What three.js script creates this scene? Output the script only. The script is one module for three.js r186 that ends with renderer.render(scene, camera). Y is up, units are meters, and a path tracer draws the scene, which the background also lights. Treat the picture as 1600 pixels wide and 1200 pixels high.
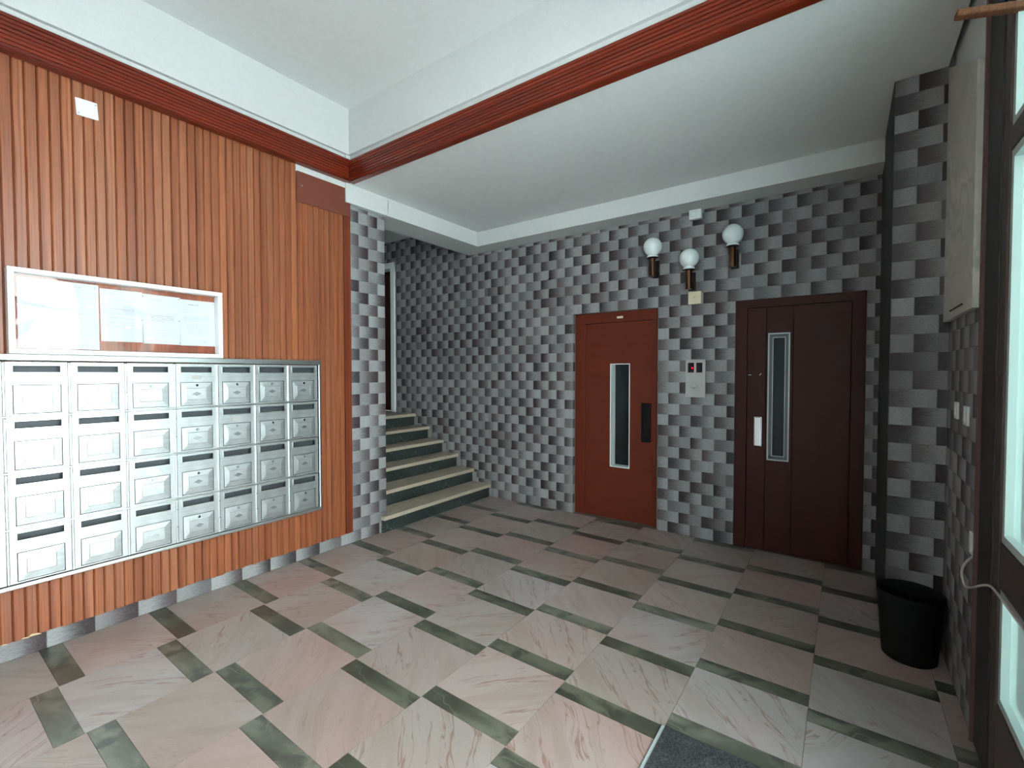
import * as THREE from 'three';
import { RoundedBoxGeometry } from 'three/addons/geometries/RoundedBoxGeometry.js';
import { mergeGeometries } from 'three/addons/utils/BufferGeometryUtils.js';

// ---------------------------------------------------------------- camera, sky, exposure
const scene = new THREE.Scene();
const camera = new THREE.PerspectiveCamera(2 * Math.atan(600 / 721.39) * 180 / Math.PI, 4 / 3, 0.05, 200);
camera.position.set(1.4336, 1.4919, 4.3234);
camera.rotation.order = 'YXZ';
camera.rotation.set(-0.02517, 0.62614, -0.0003);
scene.add(camera);
scene.background = new THREE.Color().setRGB(0.82, 0.98, 1.05);
scene.backgroundIntensity = 6;
// the sun stands behind the building: it lights the house fronts across the street and never enters the hall
const sun = new THREE.DirectionalLight(0xe2eff6, 88);
sun.position.set(-17, 18, 8); sun.target.position.set(3, 0, 3); sun.castShadow = true;
Object.assign(sun.shadow.camera, { left: -16, right: 16, top: 16, bottom: -16, near: 1, far: 60 }); sun.shadow.mapSize.set(2048, 2048); sun.shadow.bias = -0.001;
scene.add(sun, sun.target);
const renderer = new THREE.WebGLRenderer({ antialias: true });
renderer.toneMapping = THREE.LinearToneMapping;
renderer.toneMappingExposure = 1.22;
renderer.shadowMap.enabled = true;

// ---------------------------------------------------------------- helpers
const LX = -2.052, RX = 1.87;              // faces of the left and the right wall; the back wall face is z = 0
let seedState = 20240611;
function rnd() { seedState = (seedState + 0x6d2b79f5) | 0; let t = Math.imul(seedState ^ (seedState >>> 15), 1 | seedState); t = (t + Math.imul(t ^ (t >>> 7), 61 | t)) ^ t; return ((t ^ (t >>> 14)) >>> 0) / 4294967296; }
const rr = (a, b) => a + (b - a) * rnd();
const pick = (a) => a[Math.floor(rnd() * a.length)];
const used = new Map();
function numbered(n) { const k = used.get(n) ?? 0; used.set(n, k + 1); return k ? n + '_' + String(k).padStart(3, '0') : n; }
function obj(name, geo, mat, parent = scene, pos, rot) {
  const g = Array.isArray(geo) ? merge(geo) : geo;
  const m = new THREE.Mesh(g, mat);
  m.name = parent === scene ? numbered(name) : name;
  m.castShadow = m.receiveShadow = true;
  if (pos) m.position.set(...pos);
  if (rot) m.rotation.set(...rot);
  parent.add(m);
  return m;
}
function merge(list) { return mergeGeometries(list.map((g) => { const h = g.index ? g.toNonIndexed() : g; for (const k of Object.keys(h.attributes)) if (!['position', 'normal', 'uv'].includes(k)) h.deleteAttribute(k); return h; })); }
function tag(o, label, category, group, kind) { o.userData.label = label; o.userData.category = category; if (group) o.userData.group = group; if (kind) o.userData.kind = kind; return o; }
function thing(name, pos = [0, 0, 0], rotY = 0) { const g = new THREE.Group(); g.name = numbered(name); g.position.set(...pos); g.rotation.y = rotY; scene.add(g); return g; }
// box given by its limits, uv in metres
function bx(x0, x1, y0, y1, z0, z1) {
  const w = x1 - x0, h = y1 - y0, d = z1 - z0, g = new THREE.BoxGeometry(w, h, d), uv = g.attributes.uv;
  const s = [[d, h], [d, h], [w, d], [w, d], [w, h], [w, h]];
  for (let f = 0; f < 6; f++) for (let k = 0; k < 4; k++) uv.setXY(f * 4 + k, uv.getX(f * 4 + k) * s[f][0], uv.getY(f * 4 + k) * s[f][1]);
  g.translate((x0 + x1) / 2, (y0 + y1) / 2, (z0 + z1) / 2);
  return g;
}
function rb(x0, x1, y0, y1, z0, z1, r = 0.003, seg = 1) {
  const w = x1 - x0, h = y1 - y0, d = z1 - z0;
  const g = new RoundedBoxGeometry(w, h, d, seg, Math.min(r, w / 2.05, h / 2.05, d / 2.05));
  g.translate((x0 + x1) / 2, (y0 + y1) / 2, (z0 + z1) / 2);
  return g;
}
function cyl(r0, r1, h, x, y, z, axis = 'y', seg = 24) {
  const g = new THREE.CylinderGeometry(r1, r0, h, seg);
  if (axis === 'z') g.rotateX(Math.PI / 2); if (axis === 'x') g.rotateZ(-Math.PI / 2);
  g.translate(x, y, z); return g;
}
// closed profile of [x, z] points (counter-clockwise seen from +y) swept along +y, flat faces, uv in metres with an offset
function sweep(profile, len, uo = 0, vo = 0) {
  const P = [], N = [], U = []; let run = uo;
  const push = (p, n, u) => { P.push(...p); N.push(...n); U.push(...u); };
  for (let i = 0; i < profile.length; i++) {
    const a = profile[i], b = profile[(i + 1) % profile.length], dx = b[0] - a[0], dz = b[1] - a[1], l = Math.hypot(dx, dz), n = [-dz / l, 0, dx / l];
    const q = [[a, 0], [b, 0], [b, len], [a, 0], [b, len], [a, len]];
    for (const [p, y] of q) push([p[0], y, p[1]], n, [run + (p === b ? l : 0), vo + y]);
    run += l;
  }
  const tri = THREE.ShapeUtils.triangulateShape(profile.map((p) => new THREE.Vector2(p[0], p[1])), []);
  for (const t of tri) for (const [y, ny, order] of [[len, 1, [0, 2, 1]], [0, -1, [0, 1, 2]]]) for (const k of order) push([profile[t[k]][0], y, profile[t[k]][1]], [0, ny, 0], [uo + profile[t[k]][0], vo + profile[t[k]][1]]);
  const g = new THREE.BufferGeometry();
  g.setAttribute('position', new THREE.Float32BufferAttribute(P, 3)); g.setAttribute('normal', new THREE.Float32BufferAttribute(N, 3)); g.setAttribute('uv', new THREE.Float32BufferAttribute(U, 2));
  return g;
}
// the sweep's winding is mended here: every triangle faces along its normal
function mended(g) {
  const p = g.attributes.position, n = g.attributes.normal, u = g.attributes.uv, a = new THREE.Vector3(), b = new THREE.Vector3(), c = new THREE.Vector3(), m = new THREE.Vector3();
  for (let i = 0; i < p.count; i += 3) {
    a.fromBufferAttribute(p, i); b.fromBufferAttribute(p, i + 1); c.fromBufferAttribute(p, i + 2); m.fromBufferAttribute(n, i);
    b.sub(a); c.sub(a);
    if (b.cross(c).dot(m) < 0) for (const at of [p, n, u]) for (let k = 0; k < at.itemSize; k++) { const s = (i + 1) * at.itemSize + k, t = (i + 2) * at.itemSize + k, v = at.array[s]; at.array[s] = at.array[t]; at.array[t] = v; }
  }
  return g;
}

// ---------------------------------------------------------------- noise and textures
const perm = new Uint16Array(65536); for (let i = 0; i < 65536; i++) perm[i] = Math.floor(rnd() * 65536);
const hash = (x, y) => perm[(perm[x & 65535] + y) & 65535] / 65536;
function vnoise(x, y, px, py) {   // value noise with period px, py
  const xi = Math.floor(x), yi = Math.floor(y), fx = x - xi, fy = y - yi, sx = fx * fx * (3 - 2 * fx), sy = fy * fy * (3 - 2 * fy);
  const m = (v, p) => ((v % p) + p) % p, x0 = m(xi, px), x1 = m(xi + 1, px), y0 = m(yi, py), y1 = m(yi + 1, py);
  const a = hash(x0, y0), b = hash(x1, y0), c = hash(x0, y1), d = hash(x1, y1);
  return a + (b - a) * sx + (c - a) * sy + (a - b - c + d) * sx * sy;
}
function fbm(u, v, fx, fy, oct) { let s = 0, w = 0.5, t = 0; for (let o = 0; o < oct; o++) { s += w * vnoise(u * fx + o * 17.3, v * fy + o * 9.1, fx, fy); t += w; w *= 0.5; fx *= 2; fy *= 2; } return s / t; }
function texture(w, h, fn, color = true) {
  const d = new Uint8Array(w * h * 4);
  for (let y = 0; y < h; y++) for (let x = 0; x < w; x++) { const c = fn((x + 0.5) / w, (y + 0.5) / h, x, y), i = (y * w + x) * 4; d[i] = Math.max(0, Math.min(255, c[0])); d[i + 1] = Math.max(0, Math.min(255, c[1])); d[i + 2] = Math.max(0, Math.min(255, c[2])); d[i + 3] = 255; }
  const t = new THREE.DataTexture(d, w, h); t.wrapS = t.wrapT = THREE.RepeatWrapping; t.magFilter = THREE.LinearFilter; t.minFilter = THREE.LinearMipmapLinearFilter; t.generateMipmaps = true;
  if (color) t.colorSpace = THREE.SRGBColorSpace;
  t.needsUpdate = true; return t;
}
const mix = (a, b, t) => [a[0] + (b[0] - a[0]) * t, a[1] + (b[1] - a[1]) * t, a[2] + (b[2] - a[2]) * t];
const sm = (a, b, x) => { const t = Math.max(0, Math.min(1, (x - a) / (b - a))); return t * t * (3 - 2 * t); };
// pale pink marble, 2 m by 2 m: clouds, thin rusty veins that run one way
const pinkTex = texture(1024, 1024, (u, v) => {
  const c1 = fbm(u, v, 5, 5, 4), c2 = fbm(u + 0.3, v + 0.7, 3, 3, 3), w = 0.05 * fbm(u, v, 6, 6, 4);
  let c = mix([152, 142, 140], [172, 162, 160], c1); c = mix(c, [162, 139, 135], sm(0.5, 0.75, c2) * 0.75);
  const p = u + v + w, q = u - v + w * 1.6;                       // streaks run along p
  const streak = fbm(p, q, 3, 26, 4), fine = fbm(p + 0.2, q + 0.5, 4, 60, 3), ridge = (n, t) => sm(t, 0, Math.abs(n - 0.5));
  const mask = sm(0.46, 0.66, fbm(u + 0.11, v + 0.4, 4, 4, 3)), mask2 = sm(0.48, 0.68, fbm(u + 0.6, v + 0.1, 5, 5, 3));
  c = mix(c, [142, 127, 118], sm(0.5, 0.72, streak) * 0.35); c = mix(c, [126, 97, 87], ridge(streak, 0.022) * mask * 0.7); c = mix(c, [133, 114, 104], ridge(fine, 0.02) * mask2 * 0.5);
  const n = (hash(Math.floor(u * 1024), Math.floor(v * 1024)) - 0.5) * 10; return [c[0] + n, c[1] + n, c[2] + n];
});
// dark green marble, 1 m by 1 m
const greenTex = texture(512, 512, (u, v) => {
  const w = fbm(u, v, 4, 4, 4), a = fbm(u + w * 0.1, v, 6, 14, 4), b = fbm(u, v + 0.3, 9, 9, 4);
  let c = mix([84, 84, 74], [118, 117, 104], sm(0.3, 0.7, a)); c = mix(c, [68, 67, 61], sm(0.52, 0.7, b) * 0.8);
  const t = (v * 3 + u + w * 1.2) * 3, d = Math.abs(t - Math.round(t)); c = mix(c, [132, 138, 120], sm(0.06, 0.0, d) * sm(0.5, 0.7, b) * 0.7);
  const n = (hash(Math.floor(u * 512), Math.floor(v * 512)) - 0.5) * 14; return [c[0] + n, c[1] + n, c[2] + n];
});
const riserTex = texture(512, 512, (u, v) => {
  const w = fbm(u, v, 5, 5, 5), b = fbm(u + 0.2, v, 8, 8, 4); let c = mix([30, 38, 36], [58, 66, 64], b);
  const t = (u * 2 + v * 3 + w * 1.6) * 3, d = Math.abs(t - Math.round(t)); c = mix(c, [120, 128, 124], sm(0.05, 0, d) * sm(0.5, 0.7, w) * 0.8); return c;
});
const slabTex = texture(512, 512, (u, v) => {
  const w = fbm(u, v, 4, 4, 5), b = fbm(u + 0.2, v, 3, 6, 4); let c = mix([168, 165, 156], [206, 202, 192], b);
  const t = (u * 1 + v * 2 + w * 1.3) * 3, d = Math.abs(t - Math.round(t)); c = mix(c, [140, 138, 132], sm(0.3, 0, d) * 0.45 * sm(0.35, 0.7, b)); return c;
});
// varnished wood, 0.5 m by 2 m, grain along v
const woodTex = texture(512, 1024, (u, v) => {
  const g = fbm(u + 0.02 * fbm(u, v, 4, 6, 3), v, 60, 3, 4), l = fbm(u, v, 14, 2, 3), f = fbm(u, v, 200, 12, 2);
  let c = mix([126, 72, 47], [166, 104, 70], sm(0.2, 0.8, l * 0.6 + g * 0.4)); c = mix(c, [100, 50, 30], sm(0.56, 0.76, g) * 0.5);
  const n = (f - 0.5) * 30; return [c[0] + n, c[1] + n * 0.8, c[2] + n * 0.7];
});
woodTex.repeat.set(2, 0.5);
pinkTex.repeat.set(0.5, 0.5);
const plasterTex = texture(256, 256, (u, v, x, y) => { const n = 236 + (fbm(u, v, 30, 30, 3) - 0.5) * 6 + (hash(x, y) - 0.5) * 6; return [n, n, n - 2]; });
const brushTex = texture(256, 256, (u, v) => { const n = 212 + (fbm(u, v, 3, 90, 3) - 0.5) * 24 + (fbm(u, v, 6, 6, 3) - 0.5) * 26; return [n, n, n]; });
brushTex.repeat.set(4, 4);
// printed wall tiles: each has a dye that runs from near black to grey; sixteen prints in one sheet, one above the other
const PRINTS = 16;
const printSet = []; for (let k = 0; k < PRINTS; k++) printSet.push({ lo: rr(0.0, 0.25), hi: rr(0.75, 1.0), at: rr(0.25, 0.5), wide: rr(0.3, 0.5), red: rr(0, 1) });
for (const k of [3, 9, 13]) printSet[k].lo = rr(0.35, 0.55);
const tileTex = texture(256, PRINTS * 64, (u, v) => {
  const k = Math.min(PRINTS - 1, Math.floor(v * PRINTS)), p = printSet[k], vv = v * PRINTS - k;
  const t = p.lo + (p.hi - p.lo) * sm(p.at - p.wide, p.at + p.wide, u + (fbm(u, v, 6, 320, 2) - 0.5) * 0.16);
  let c = mix([46 + 10 * p.red, 42, 44], [150, 150, 150], t); const n = (fbm(u, v, 24, 500, 2) - 0.5) * 26 + (hash(Math.floor(u * 256), Math.floor(v * PRINTS * 64)) - 0.5) * 10 + (vv - 0.5) * 0;
  return [c[0] + n, c[1] + n, c[2] + n];
});
const matTex = texture(256, 256, (u, v, x, y) => { const n = 52 + (hash(x, y) - 0.5) * 50 + (fbm(u, v, 20, 20, 2) - 0.5) * 20; return [n, n, n + 2]; });
const doorTex = texture(256, 256, (u, v) => { const n = 232 + (fbm(u, v, 3, 40, 3) - 0.5) * 26 + (fbm(u, v, 5, 5, 3) - 0.5) * 26; return [n, n, n]; });

const S = (o) => new THREE.MeshStandardMaterial(o), PH = (o) => new THREE.MeshPhysicalMaterial(o);
const M = {
  pink: [0xffffff, 0xf6efe9, 0xfff4ee, 0xf3efe8].map((c) => S({ map: pinkTex, color: c, roughness: 0.32 })),
  green: [0xffffff, 0xeaeae4, 0xdadcd4].map((c) => S({ map: greenTex, color: c, roughness: 0.3 })),
  grout: S({ color: 0x6f665e, roughness: 0.9 }),
  wallGrout: S({ color: 0x8d8a86, roughness: 0.9 }),
  tile: PH({ map: tileTex, roughness: 0.45, specularIntensity: 0.45 }),
  plaster: S({ map: plasterTex, color: 0xd8dad9, roughness: 0.9 }),
  ceilingPaint: S({ map: plasterTex, color: 0xeaeceb, roughness: 0.85 }),
  slat: [0xffffff, 0xf4e8de, 0xece0d6, 0xfff4e6, 0xe6d4c6, 0xf6e4d4].map((c) => S({ map: woodTex, color: c, roughness: 0.42 })),
  redWood: S({ map: woodTex, color: 0xc07058, roughness: 0.36 }),
  brownPlate: S({ color: 0x6f3b2d, roughness: 0.4 }),
  rawWood: S({ map: woodTex, color: 0xc2b8b0, roughness: 0.8 }),
  white: S({ color: 0xdcdfdf, roughness: 0.35 }),
  paper: S({ color: 0xf2f2f0, roughness: 0.8 }),
  alu: PH({ map: brushTex, metalness: 1, roughness: 0.48, color: 0xdfe2e2 }),
  aluBright: PH({ metalness: 1, roughness: 0.3, color: 0xe4e8e8 }),
  aluDark: S({ metalness: 1, roughness: 0.4, color: 0x9a9ea0 }),
  box: S({ color: 0x54575a, metalness: 0.6, roughness: 0.6 }),
  chrome: S({ color: 0xd6d8da, metalness: 1, roughness: 0.12 }),
  liftRed: PH({ map: doorTex, color: 0x672a1a, roughness: 0.5, specularIntensity: 0.4 }),
  liftBrown: PH({ map: doorTex, color: 0x3f1a14, roughness: 0.45, specularIntensity: 0.4 }),
  stairDoor: S({ map: doorTex, color: 0x46211a, roughness: 0.45 }),
  darkGlass: PH({ color: 0x12181a, roughness: 0.2, specularIntensity: 0.6 }),
  black: PH({ color: 0x0c0c0d, roughness: 0.6, specularIntensity: 0.4 }),
  bin: PH({ color: 0x0c0d0f, roughness: 0.6, specularIntensity: 0.4 }),
  opal: PH({ color: 0xdfe8e6, roughness: 0.18 }),
  brass: S({ color: 0x5c4030, metalness: 0.9, roughness: 0.28 }),
  darkBrass: S({ color: 0x2a211d, metalness: 0.6, roughness: 0.4 }),
  tread: S({ map: slabTex, color: 0xf2e4d6, roughness: 0.4 }),
  riser: S({ map: riserTex, roughness: 0.3 }),
  slab: S({ map: slabTex, roughness: 0.45 }),
  beige: S({ color: 0xd6c7a8, roughness: 0.5 }),
  frameMetal: S({ color: 0x4e443f, roughness: 0.5, metalness: 0.3 }),
  frameDark: S({ color: 0x33302f, roughness: 0.5, metalness: 0.3 }),
  bead: S({ color: 0xb9c2bf, roughness: 0.5, metalness: 0.2 }),
  frosted: PH({ color: 0x768782, transmission: 1, roughness: 0.45, thickness: 0, ior: 1.45 }),
  clear: PH({ color: 0xffffff, transmission: 1, roughness: 0, thickness: 0, ior: 1.5 }),
  doormat: S({ map: matTex, roughness: 1 }),
  cord: S({ color: 0xb7b2ab, roughness: 0.6 }),
  led: S({ color: 0x300006, emissive: 0xff1038, emissiveIntensity: 1.6, roughness: 0.4 }),
  pavement: S({ color: 0xc0c4c4, roughness: 0.95 }),
  facade: S({ map: plasterTex, color: 0xe2e2de, roughness: 0.9 }),
  porch: S({ map: plasterTex, color: 0x6a7672, roughness: 0.9 }),
};

// ---------------------------------------------------------------- printed wall tiles, 20 by 10 cm, laid with half-tile steps
const tileCache = new Map();
function tileGeo(w, h, u0, u1, k, flip, lift) {
  const key = [w, h, u0, u1, k, flip].map((v) => Math.round(+v * 1e4)).join();
  if (tileCache.has(key)) return tileCache.get(key);
  const b = 0.0011, t = 0.005, a = w / 2 - 0.0008, c = h / 2 - 0.0008, P = [], N = [], U = [];
  const va = (k + 0.06) / PRINTS, vb = (k + 0.94) / PRINTS, ua = flip ? 1 - u0 : u0, ub = flip ? 1 - u1 : u1, cl = (x) => 0.01 + 0.98 * x;
  const pt = (x, y, z) => [x, y, z], uvOf = (p) => [cl(ua + (ub - ua) * (p[0] + a) / (2 * a)), va + (vb - va) * (p[1] + c) / (2 * c)];
  const quad = (p, q, r, s, n) => { for (const v of [p, q, r, p, r, s]) { P.push(...v); N.push(...n); U.push(...uvOf(v)); } };
  const i = [pt(-a + b, -c + b, 0), pt(a - b, -c + b, 0), pt(a - b, c - b, 0), pt(-a + b, c - b, 0)], o = [pt(-a, -c, -b), pt(a, -c, -b), pt(a, c, -b), pt(-a, c, -b)], e = o.map((p) => pt(p[0], p[1], -t));
  quad(i[0], i[1], i[2], i[3], [0, 0, 1]);
  const ns = [[0, -1], [1, 0], [0, 1], [-1, 0]];
  for (let s = 0; s < 4; s++) { const s2 = (s + 1) % 4, n = ns[s]; quad(o[s], o[s2], i[s2], i[s], [n[0] * 0.7071, n[1] * 0.7071, 0.7071]); quad(e[s], e[s2], o[s2], o[s], [n[0], n[1], 0]); }
  const g = new THREE.BufferGeometry();
  g.setAttribute('position', new THREE.Float32BufferAttribute(P, 3)); g.setAttribute('normal', new THREE.Float32BufferAttribute(N, 3)); g.setAttribute('uv', new THREE.Float32BufferAttribute(U, 2));
  tileCache.set(key, g); return g;
}
function cut(rects, hole) {
  const out = [];
  for (const [a, b, c, d] of rects) {
    const [p, q, r, s] = hole;
    if (b <= p || a >= q || d <= r || c >= s) { out.push([a, b, c, d]); continue; }
    const y0 = Math.max(c, r), y1 = Math.min(d, s);
    if (c < r) out.push([a, b, c, r]); if (d > s) out.push([a, b, s, d]);
    if (a < p) out.push([a, p, y0, y1]); if (b > q) out.push([q, b, y0, y1]);
  }
  return out;
}
// origin and turn of the face; along = the face's run to the right as one looks at it
function tileFace(parent, origin, turn, u0, u1, y0, y1, evenJoint, oddJoint, { holes = [], flip = false, most = 300, rowOf = 0 } = {}) {
  const list = [];
  for (let r = Math.floor(y0 / 0.1 + 1e-6); r * 0.1 < y1 - 1e-6; r++) {
    const j = (r + rowOf) % 2 ? oddJoint : evenJoint, first = j + Math.floor((u0 - j) / 0.2) * 0.2;
    for (let a = first; a < u1 - 1e-6; a += 0.2) {
      let rects = [[Math.max(a, u0), Math.min(a + 0.2, u1), Math.max(r * 0.1, y0), Math.min(r * 0.1 + 0.1, y1)]];
      for (const h of holes) rects = cut(rects, h);
      const k = Math.floor(rnd() * PRINTS);
      for (const [p, q, c, d] of rects) if (q - p > 0.006 && d - c > 0.006) list.push({ p, q, c, d, k, a });
    }
  }
  const m = new THREE.Matrix4().makeRotationY(turn).setPosition(...origin), v = new THREE.Vector3();
  for (const t of list) { v.set((t.p + t.q) / 2, (t.c + t.d) / 2, 0).applyMatrix4(m); t.size = (t.q - t.p) * (t.d - t.c) / v.distanceToSquared(camera.position); }
  list.sort((s, t) => t.size - s.size);
  const rest = [];
  list.forEach((t, n) => {
    const g = tileGeo(t.q - t.p, t.d - t.c, (t.p - t.a) / 0.2, (t.q - t.a) / 0.2, t.k, flip);
    const local = new THREE.Matrix4().makeTranslation((t.p + t.q) / 2, (t.c + t.d) / 2, 0).premultiply(m);
    if (n < most) { const o = obj('wall_tile', g, M.tile, parent); o.applyMatrix4(local); } else rest.push(g.clone().applyMatrix4(local));
  });
  if (rest.length) { const o = obj('small_wall_tiles', rest, M.tile, parent); o.userData.kind = 'stuff'; }
}

// ---------------------------------------------------------------- floor
const floor = thing('floor');
tag(floor, 'polished floor of pale pink marble tiles with staggered green marble strips', 'floor', null, 'structure');
obj('bedding', bx(-5.4, 2.06, -0.12, -0.003, -0.3, 5.3), M.grout, floor);
{
  const X0 = 1.31903, PX = 0.48261, Z0 = 1.3383, PZ = 0.48097, ODD = 0.0995, SW = 0.09245, gap = 0.0009, cache = new Map();
  const variants = []; for (let k = 0; k < 14; k++) variants.push([rr(0, 2), rr(0, 2), Math.floor(rr(0, 4))]);
  const piece = (x0, x1, z0, z1, name, mats) => {
    x0 = Math.max(x0, LX); x1 = Math.min(x1, RX); z0 = Math.max(z0, 0); z1 = Math.min(z1, 5.2);
    if (x1 - x0 < 0.01 || z1 - z0 < 0.01) return;
    const k = Math.floor(rnd() * variants.length), w = x1 - x0 - 2 * gap, d = z1 - z0 - 2 * gap, key = [w.toFixed(3), d.toFixed(3), k, name].join();
    if (!cache.has(key)) {
      const g = new THREE.BoxGeometry(w, 0.012, d), uv = g.attributes.uv, p = g.attributes.position, v = variants[k];
      for (let i = 0; i < uv.count; i++) { const a = p.getX(i), b = p.getZ(i); uv.setXY(i, v[0] + (v[2] & 1 ? -a : a), v[1] + (v[2] & 2 ? -b : b)); }
      cache.set(key, g);
    }
    obj(name, cache.get(key), pick(mats), floor, [(x0 + x1) / 2, -0.006, (z0 + z1) / 2]);
  };
  for (let c = -2; c <= 7; c++) {
    const xa = X0 - PX * (c + 1), xb = X0 - PX * c, ph = ((c % 2) + 2) % 2 ? ODD : 0;
    for (let n = -4; n <= 9; n++) { const z = Z0 + ph + PZ * n; piece(xa, xb, z, z + SW, 'green_marble_strip', M.green); piece(xa, xb, z + SW, z + PZ, 'pink_marble_tile', M.pink); }
  }
}

// ---------------------------------------------------------------- walls
const N1 = [0, -2.0, -2.262, -2.526, -2.778, -3.04, -3.305], RISE = 0.1555;   // stair nosings
const wallBack = thing('wall_back');
tag(wallBack, 'back wall of the hall with grey printed tiles around the two lift doors', 'wall', null, 'structure');
obj('masonry', [bx(-2.052, -0.9, 0, 3.4, -0.25, -0.003), bx(-0.003, 0.662, 0, 3.4, -0.25, -0.003), bx(1.553, 2.05, 0, 3.4, -0.25, -0.003), bx(-0.9, -0.003, 2.1, 3.4, -0.25, -0.003), bx(0.662, 1.553, 2.1, 3.4, -0.25, -0.003)], M.wallGrout, wallBack);
tileFace(wallBack, [0, 0, 0], 0, -2.052, 1.63, 0, 2.93, 0.1, 0, { holes: [[-0.9, -0.003, 0, 2.1], [0.662, 1.553, 0, 2.1], [-2.06, -2.0, 0, 0.16]], most: 300 });
for (let r = 0; r < 21; r++) { const o = obj('reveal_tile', tileGeo(0.045, 0.1, r % 2 ? 0 : 0.75, r % 2 ? 0.22 : 0.97, r % PRINTS, false), M.tile, wallBack); o.rotation.y = Math.PI / 2; o.position.set(-0.898, r * 0.1 + 0.05, -0.0235); }

const wallStair = thing('wall_stairwell');
tag(wallStair, 'grey tiled wall rising beside the stairs', 'wall', null, 'structure');
obj('masonry', [bx(-3.72, -2.052, 0, 3.4, -0.25, -0.003), bx(-4.62, -3.72, 3.04, 3.4, -0.25, -0.003), bx(-5.3, -4.62, 0, 3.4, -0.25, -0.003), bx(-4.62, -3.72, 0, 0.93, -0.25, -0.003)], M.wallGrout, wallStair);
{
  const holes = []; for (let k = 1; k <= 6; k++) holes.push([k < 6 ? N1[k + 1] + 0.03 : -5.3, N1[k] + 0.03, 0, RISE * k - 0.045]);
  holes.push([-4.62, -3.72, 0.9, 3.04]);
  tileFace(wallStair, [0, 0, 0], 0, -4.7, -2.052, 0, 3.33, 0.1, 0, { holes, most: 300 });
}
tag(obj('wall_landing', bx(-5.3, -2.2, 0, 3.4, 1.55, 1.67), M.plaster), 'plain wall closing the stairwell behind the slatted wall', 'wall', null, 'structure');
tag(obj('wall_far', bx(-5.45, -5.32, 0, 3.4, -0.25, 1.67), M.plaster), 'plain end wall of the stair landing', 'wall', null, 'structure');

const wallLeft = thing('wall_left');
tag(wallLeft, 'left wall with a grey tiled end beside the stairs and a tiled skirting', 'wall', null, 'structure');
obj('masonry', bx(-2.2, LX - 0.003, 0, 3.8, 1.52, 5.3), M.wallGrout, wallLeft);
tileFace(wallLeft, [LX, 0, 0], Math.PI / 2, -1.935, -1.52, 0, 2.935, -1.6027, -1.7027, { flip: true });
tileFace(wallLeft, [LX, 0, 0], Math.PI / 2, -5.2, -1.935, 0, 0.115, -1.6027, -1.7027, { flip: true });

const wallFront = obj('wall_front', bx(-2.2, 2.05, 0, 3.8, 5.2, 5.3), M.plaster); tag(wallFront, 'plain plastered wall closing the hall opposite the lifts', 'wall', null, 'structure');

const wallRight = thing('wall_right');
tag(wallRight, 'right wall with a dark tiled pier, tiled lower part and marble cladding', 'wall', null, 'structure');
obj('masonry', [bx(1.633, 2.05, 0, 3.4, -0.05, 0.997), bx(RX + 0.003, 2.05, 0, 3.4, 0.99, 1.76)], M.wallGrout, wallRight);
obj('pier_side', bx(1.628, 1.634, 0, 3.09, 0.0, 0.992), S({ map: riserTex, color: 0xe0dad6, roughness: 0.7 }), wallRight);
tileFace(wallRight, [0, 0, 1.0], 0, 1.63, RX, 0, 3.09, 1.53, 1.63, { most: 300 });
tileFace(wallRight, [RX, 0, 0], -Math.PI / 2, 1.0, 1.735, 0, 1.757, 1.1, 1.0, { most: 300 });
obj('upper_plaster', bx(RX - 0.002, RX + 0.01, 1.757, 3.3, 1.0, 1.735), M.plaster, wallRight);
{
  const s = new THREE.Shape([[1.004, 1.757], [1.69, 1.757], [1.69, 2.75], [1.004, 3.078]].map((p) => new THREE.Vector2(...p)));
  const g = new THREE.ExtrudeGeometry(s, { depth: 0.02, bevelEnabled: true, bevelSize: 0.002, bevelThickness: 0.002, bevelSegments: 1 }); g.rotateY(-Math.PI / 2); g.translate(RX - 0.002, 0, 0);
  obj('marble_slab', g, M.slab, wallRight).userData.label = 'pale veined marble slab';
  obj('slab_chip', rb(RX - 0.028, RX - 0.023, 1.79, 1.797, 1.2, 1.5, 0.002), M.black, wallRight);
}
obj('lintel_wall', [bx(RX + 0.003, 2.05, 3.02, 3.8, 1.76, 2.86), bx(RX + 0.003, 2.05, 3.25, 3.8, 2.86, 5.3)], M.plaster, wallRight);

// ---------------------------------------------------------------- ceiling with its steps
const ceiling = thing('ceiling');
tag(ceiling, 'white plaster ceiling with a raised panel and a lower panel over the lifts', 'ceiling', null, 'structure');
obj('lower_panel', bx(-2.0, 1.845, 3.09, 3.2, 0.2, 1.93), M.ceilingPaint, ceiling);
obj('soffit_band', [bx(-2.35, -2.0, 2.93, 3.4, -0.002, 1.52), bx(-2.056, -2.0, 2.93, 3.4, 1.515, 1.96), bx(-2.0, 1.64, 2.93, 3.2, -0.002, 0.25)], M.plaster, ceiling);
obj('stairwell_panel', bx(-5.3, -2.34, 3.33, 3.42, -0.002, 1.56), M.plaster, ceiling);
obj('gap_closure', bx(1.83, 2.0, 3.2, 3.3, 0.2, 1.93), M.black, ceiling);
obj('fascia', [bx(-2.06, -1.985, 3.325, 3.78, 1.92, 5.3), bx(-2.06, 1.9, 3.325, 3.78, 1.82, 1.94), bx(-2.06, -2.012, 3.12, 3.34, 1.9, 5.3), bx(-2.06, 1.9, 3.12, 3.34, 1.82, 1.915), bx(1.5, 1.6, 3.1, 3.78, 1.9, 5.3)], M.plaster, ceiling);
obj('entrance_panel', bx(1.5, 1.9, 3.09, 3.2, 1.92, 5.25), M.ceilingPaint, ceiling);
obj('raised_panel', bx(-2.06, 2.0, 3.7, 3.8, 1.82, 5.3), M.ceilingPaint, ceiling);
obj('plaster_strip', bx(-2.056, -2.014, 3.045, 3.1, 1.905, 2.39), M.plaster, ceiling);

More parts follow.
